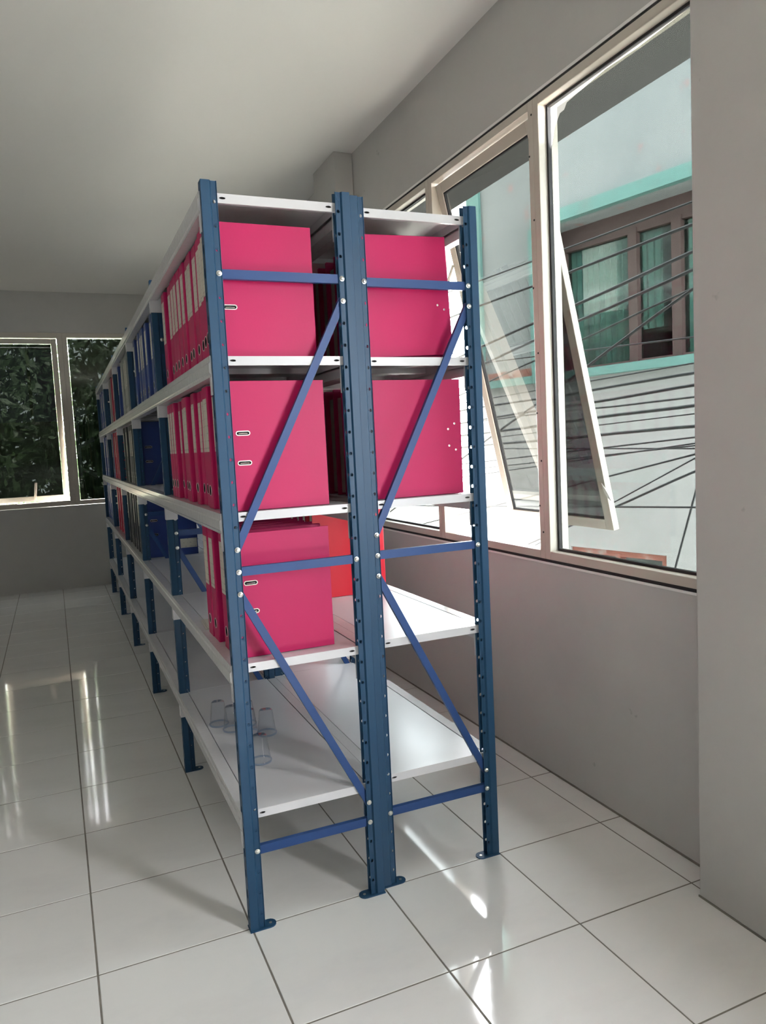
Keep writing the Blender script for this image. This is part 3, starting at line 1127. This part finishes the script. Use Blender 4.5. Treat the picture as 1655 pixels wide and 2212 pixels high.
M['cable'] = paint('black_cable', (0.018, 0.02, 0.022), 0.6, 0.4)
CABLES = [(1040, 605, 1507, 432, .007), (1040, 660, 1507, 482, .011), (1045, 747, 1507, 540, .013), (1050, 783, 1507, 578, .013),
          (1050, 783, 1507, 727, .006), (1062, 822, 1163, 776, .008), (1062, 860, 1507, 783, .006), (1068, 876, 1507, 806, .010),
          (1070, 902, 1507, 832, .011), (1072, 905, 1507, 857, .008), (1078, 932, 1165, 868, .010), (1077, 931, 1507, 874, .012),
          (1080, 944, 1507, 893, .005), (1082, 959, 1507, 921, .013), (1090, 992, 1507, 944, .006), (1100, 1016, 1507, 957, .006),
          (1283, 969, 1507, 969, .006), (1290, 985, 1507, 962, .005), (1300, 1033, 1507, 980, .007), (1325, 1096, 1507, 1017, .009),
          (1325, 1086, 1507, 987, .005), (1330, 1095, 1507, 1096, .007), (1505, 1055, 1458, 1230, .008)]
CAB_ORDER = sorted(range(len(CABLES)), key=lambda k: CABLES[k][1] + (CABLES[k][3] - CABLES[k][1]) / (CABLES[k][2] - CABLES[k][0]) * (1500 - CABLES[k][0]) + (900 if k == 22 else 0))
ORD2 = ['first'] + ORD[1:] + ['seventeenth', 'eighteenth', 'nineteenth', 'twentieth', 'twenty-first', 'twenty-second']
for k, (u0, v0, u1, v1, r) in enumerate(CABLES):
    xs = 2.5 + 0.027 * ((k * 7) % 23)
    pts = []
    for u, v in ((u0, v0), (u1, v1)):
        d = pix_ray(u, v)
        t = (xs - CAM[0]) / d[0]
        pts.append(Vector([CAM[i] + t * d[i] for i in range(3)]))
    a, c = pts if pts[0].y > pts[1].y else pts[::-1]
    dr = (a - c).normalized()
    steep = abs(dr.z) > 0.8
    e0, e1 = (0.35, 1.6) if steep else (1.9, 3.2)
    A0, A1 = c - dr * (e0 if not steep else 0.02), a + dr * (e1 if not steep else 0.6)
    n = 14
    line = []
    for i in range(n + 1):
        p = A0.lerp(A1, i / n)
        wob = 0.004 * math.sin(i * 1.7 + k)
        line.append(p + Vector((0, 0, wob if r > 0.0075 and not steep else 0)))
    b = MB()
    b.tube(line, r * 0.8, 6)
    rank = CAB_ORDER.index(k)
    if steep:
        lb = 'thin black cable slanting down towards the low vent across the alley'
    else:
        lb = '%s black alley cable, %s from the top at the right edge of the nearest window' % (
            'thick' if r >= 0.010 else 'thin', (ORD2 + ['lowest'])[rank])
    gr = 'cables strung across the alley'
    tag(b.build('overhead_cable', M['cable'], smooth=True), lb, 'cable', gr)

# trees beyond the end wall
M['leaf'] = paint('leaf_green', (0.10, 0.16, 0.07), 0.5, 0.4, var=0.4, scale=2)
M['bark'] = paint('bark', (0.10, 0.08, 0.06), 0.9, 0.2, var=0.2)


def tree(x, y, h, r, label, n):
    t = empty('tree', (x, y, -3.2))
    tag(t, label, 'tree', 'trees beyond the end wall')
    b = MB()
    b.tube([(0, 0, 0), (0.1, 0, h * 0.4), (0, 0.1, h * 0.85)], 0.14, 8)
    b.build('trunk', M['bark'], t)
    b = MB()
    for _ in range(n):
        while True:
            p = Vector((random.uniform(-1, 1), random.uniform(-1, 1), random.uniform(-1, 1)))
            if p.length < 1:
                break
        c = Vector((p.x * r, p.y * r, h * 0.62 + p.z * h * 0.42))
        d1 = Vector((random.gauss(0, 1), random.gauss(0, 1), random.gauss(0, 1))).normalized()
        d2 = d1.orthogonal().normalized()
        s = random.uniform(0.05, 0.13)
        b.face([c - d1 * s, c + d2 * s * 0.45, c + d1 * s, c - d2 * s * 0.45])
    o = b.build('foliage', M['leaf'], t)
    o['kind'] = 'stuff'


tree(-1.95, 9.7, 7.2, 1.5, 'leafy tree seen dark through the left part of the end windows', 7000)
tree(1.15, 9.8, 7.2, 1.45, 'leafy tree seen dark through the right part of the end windows', 7000)
tree(-0.5, 13.2, 8.2, 1.7, 'leafy tree standing farther off between the two nearer trees', 7500)
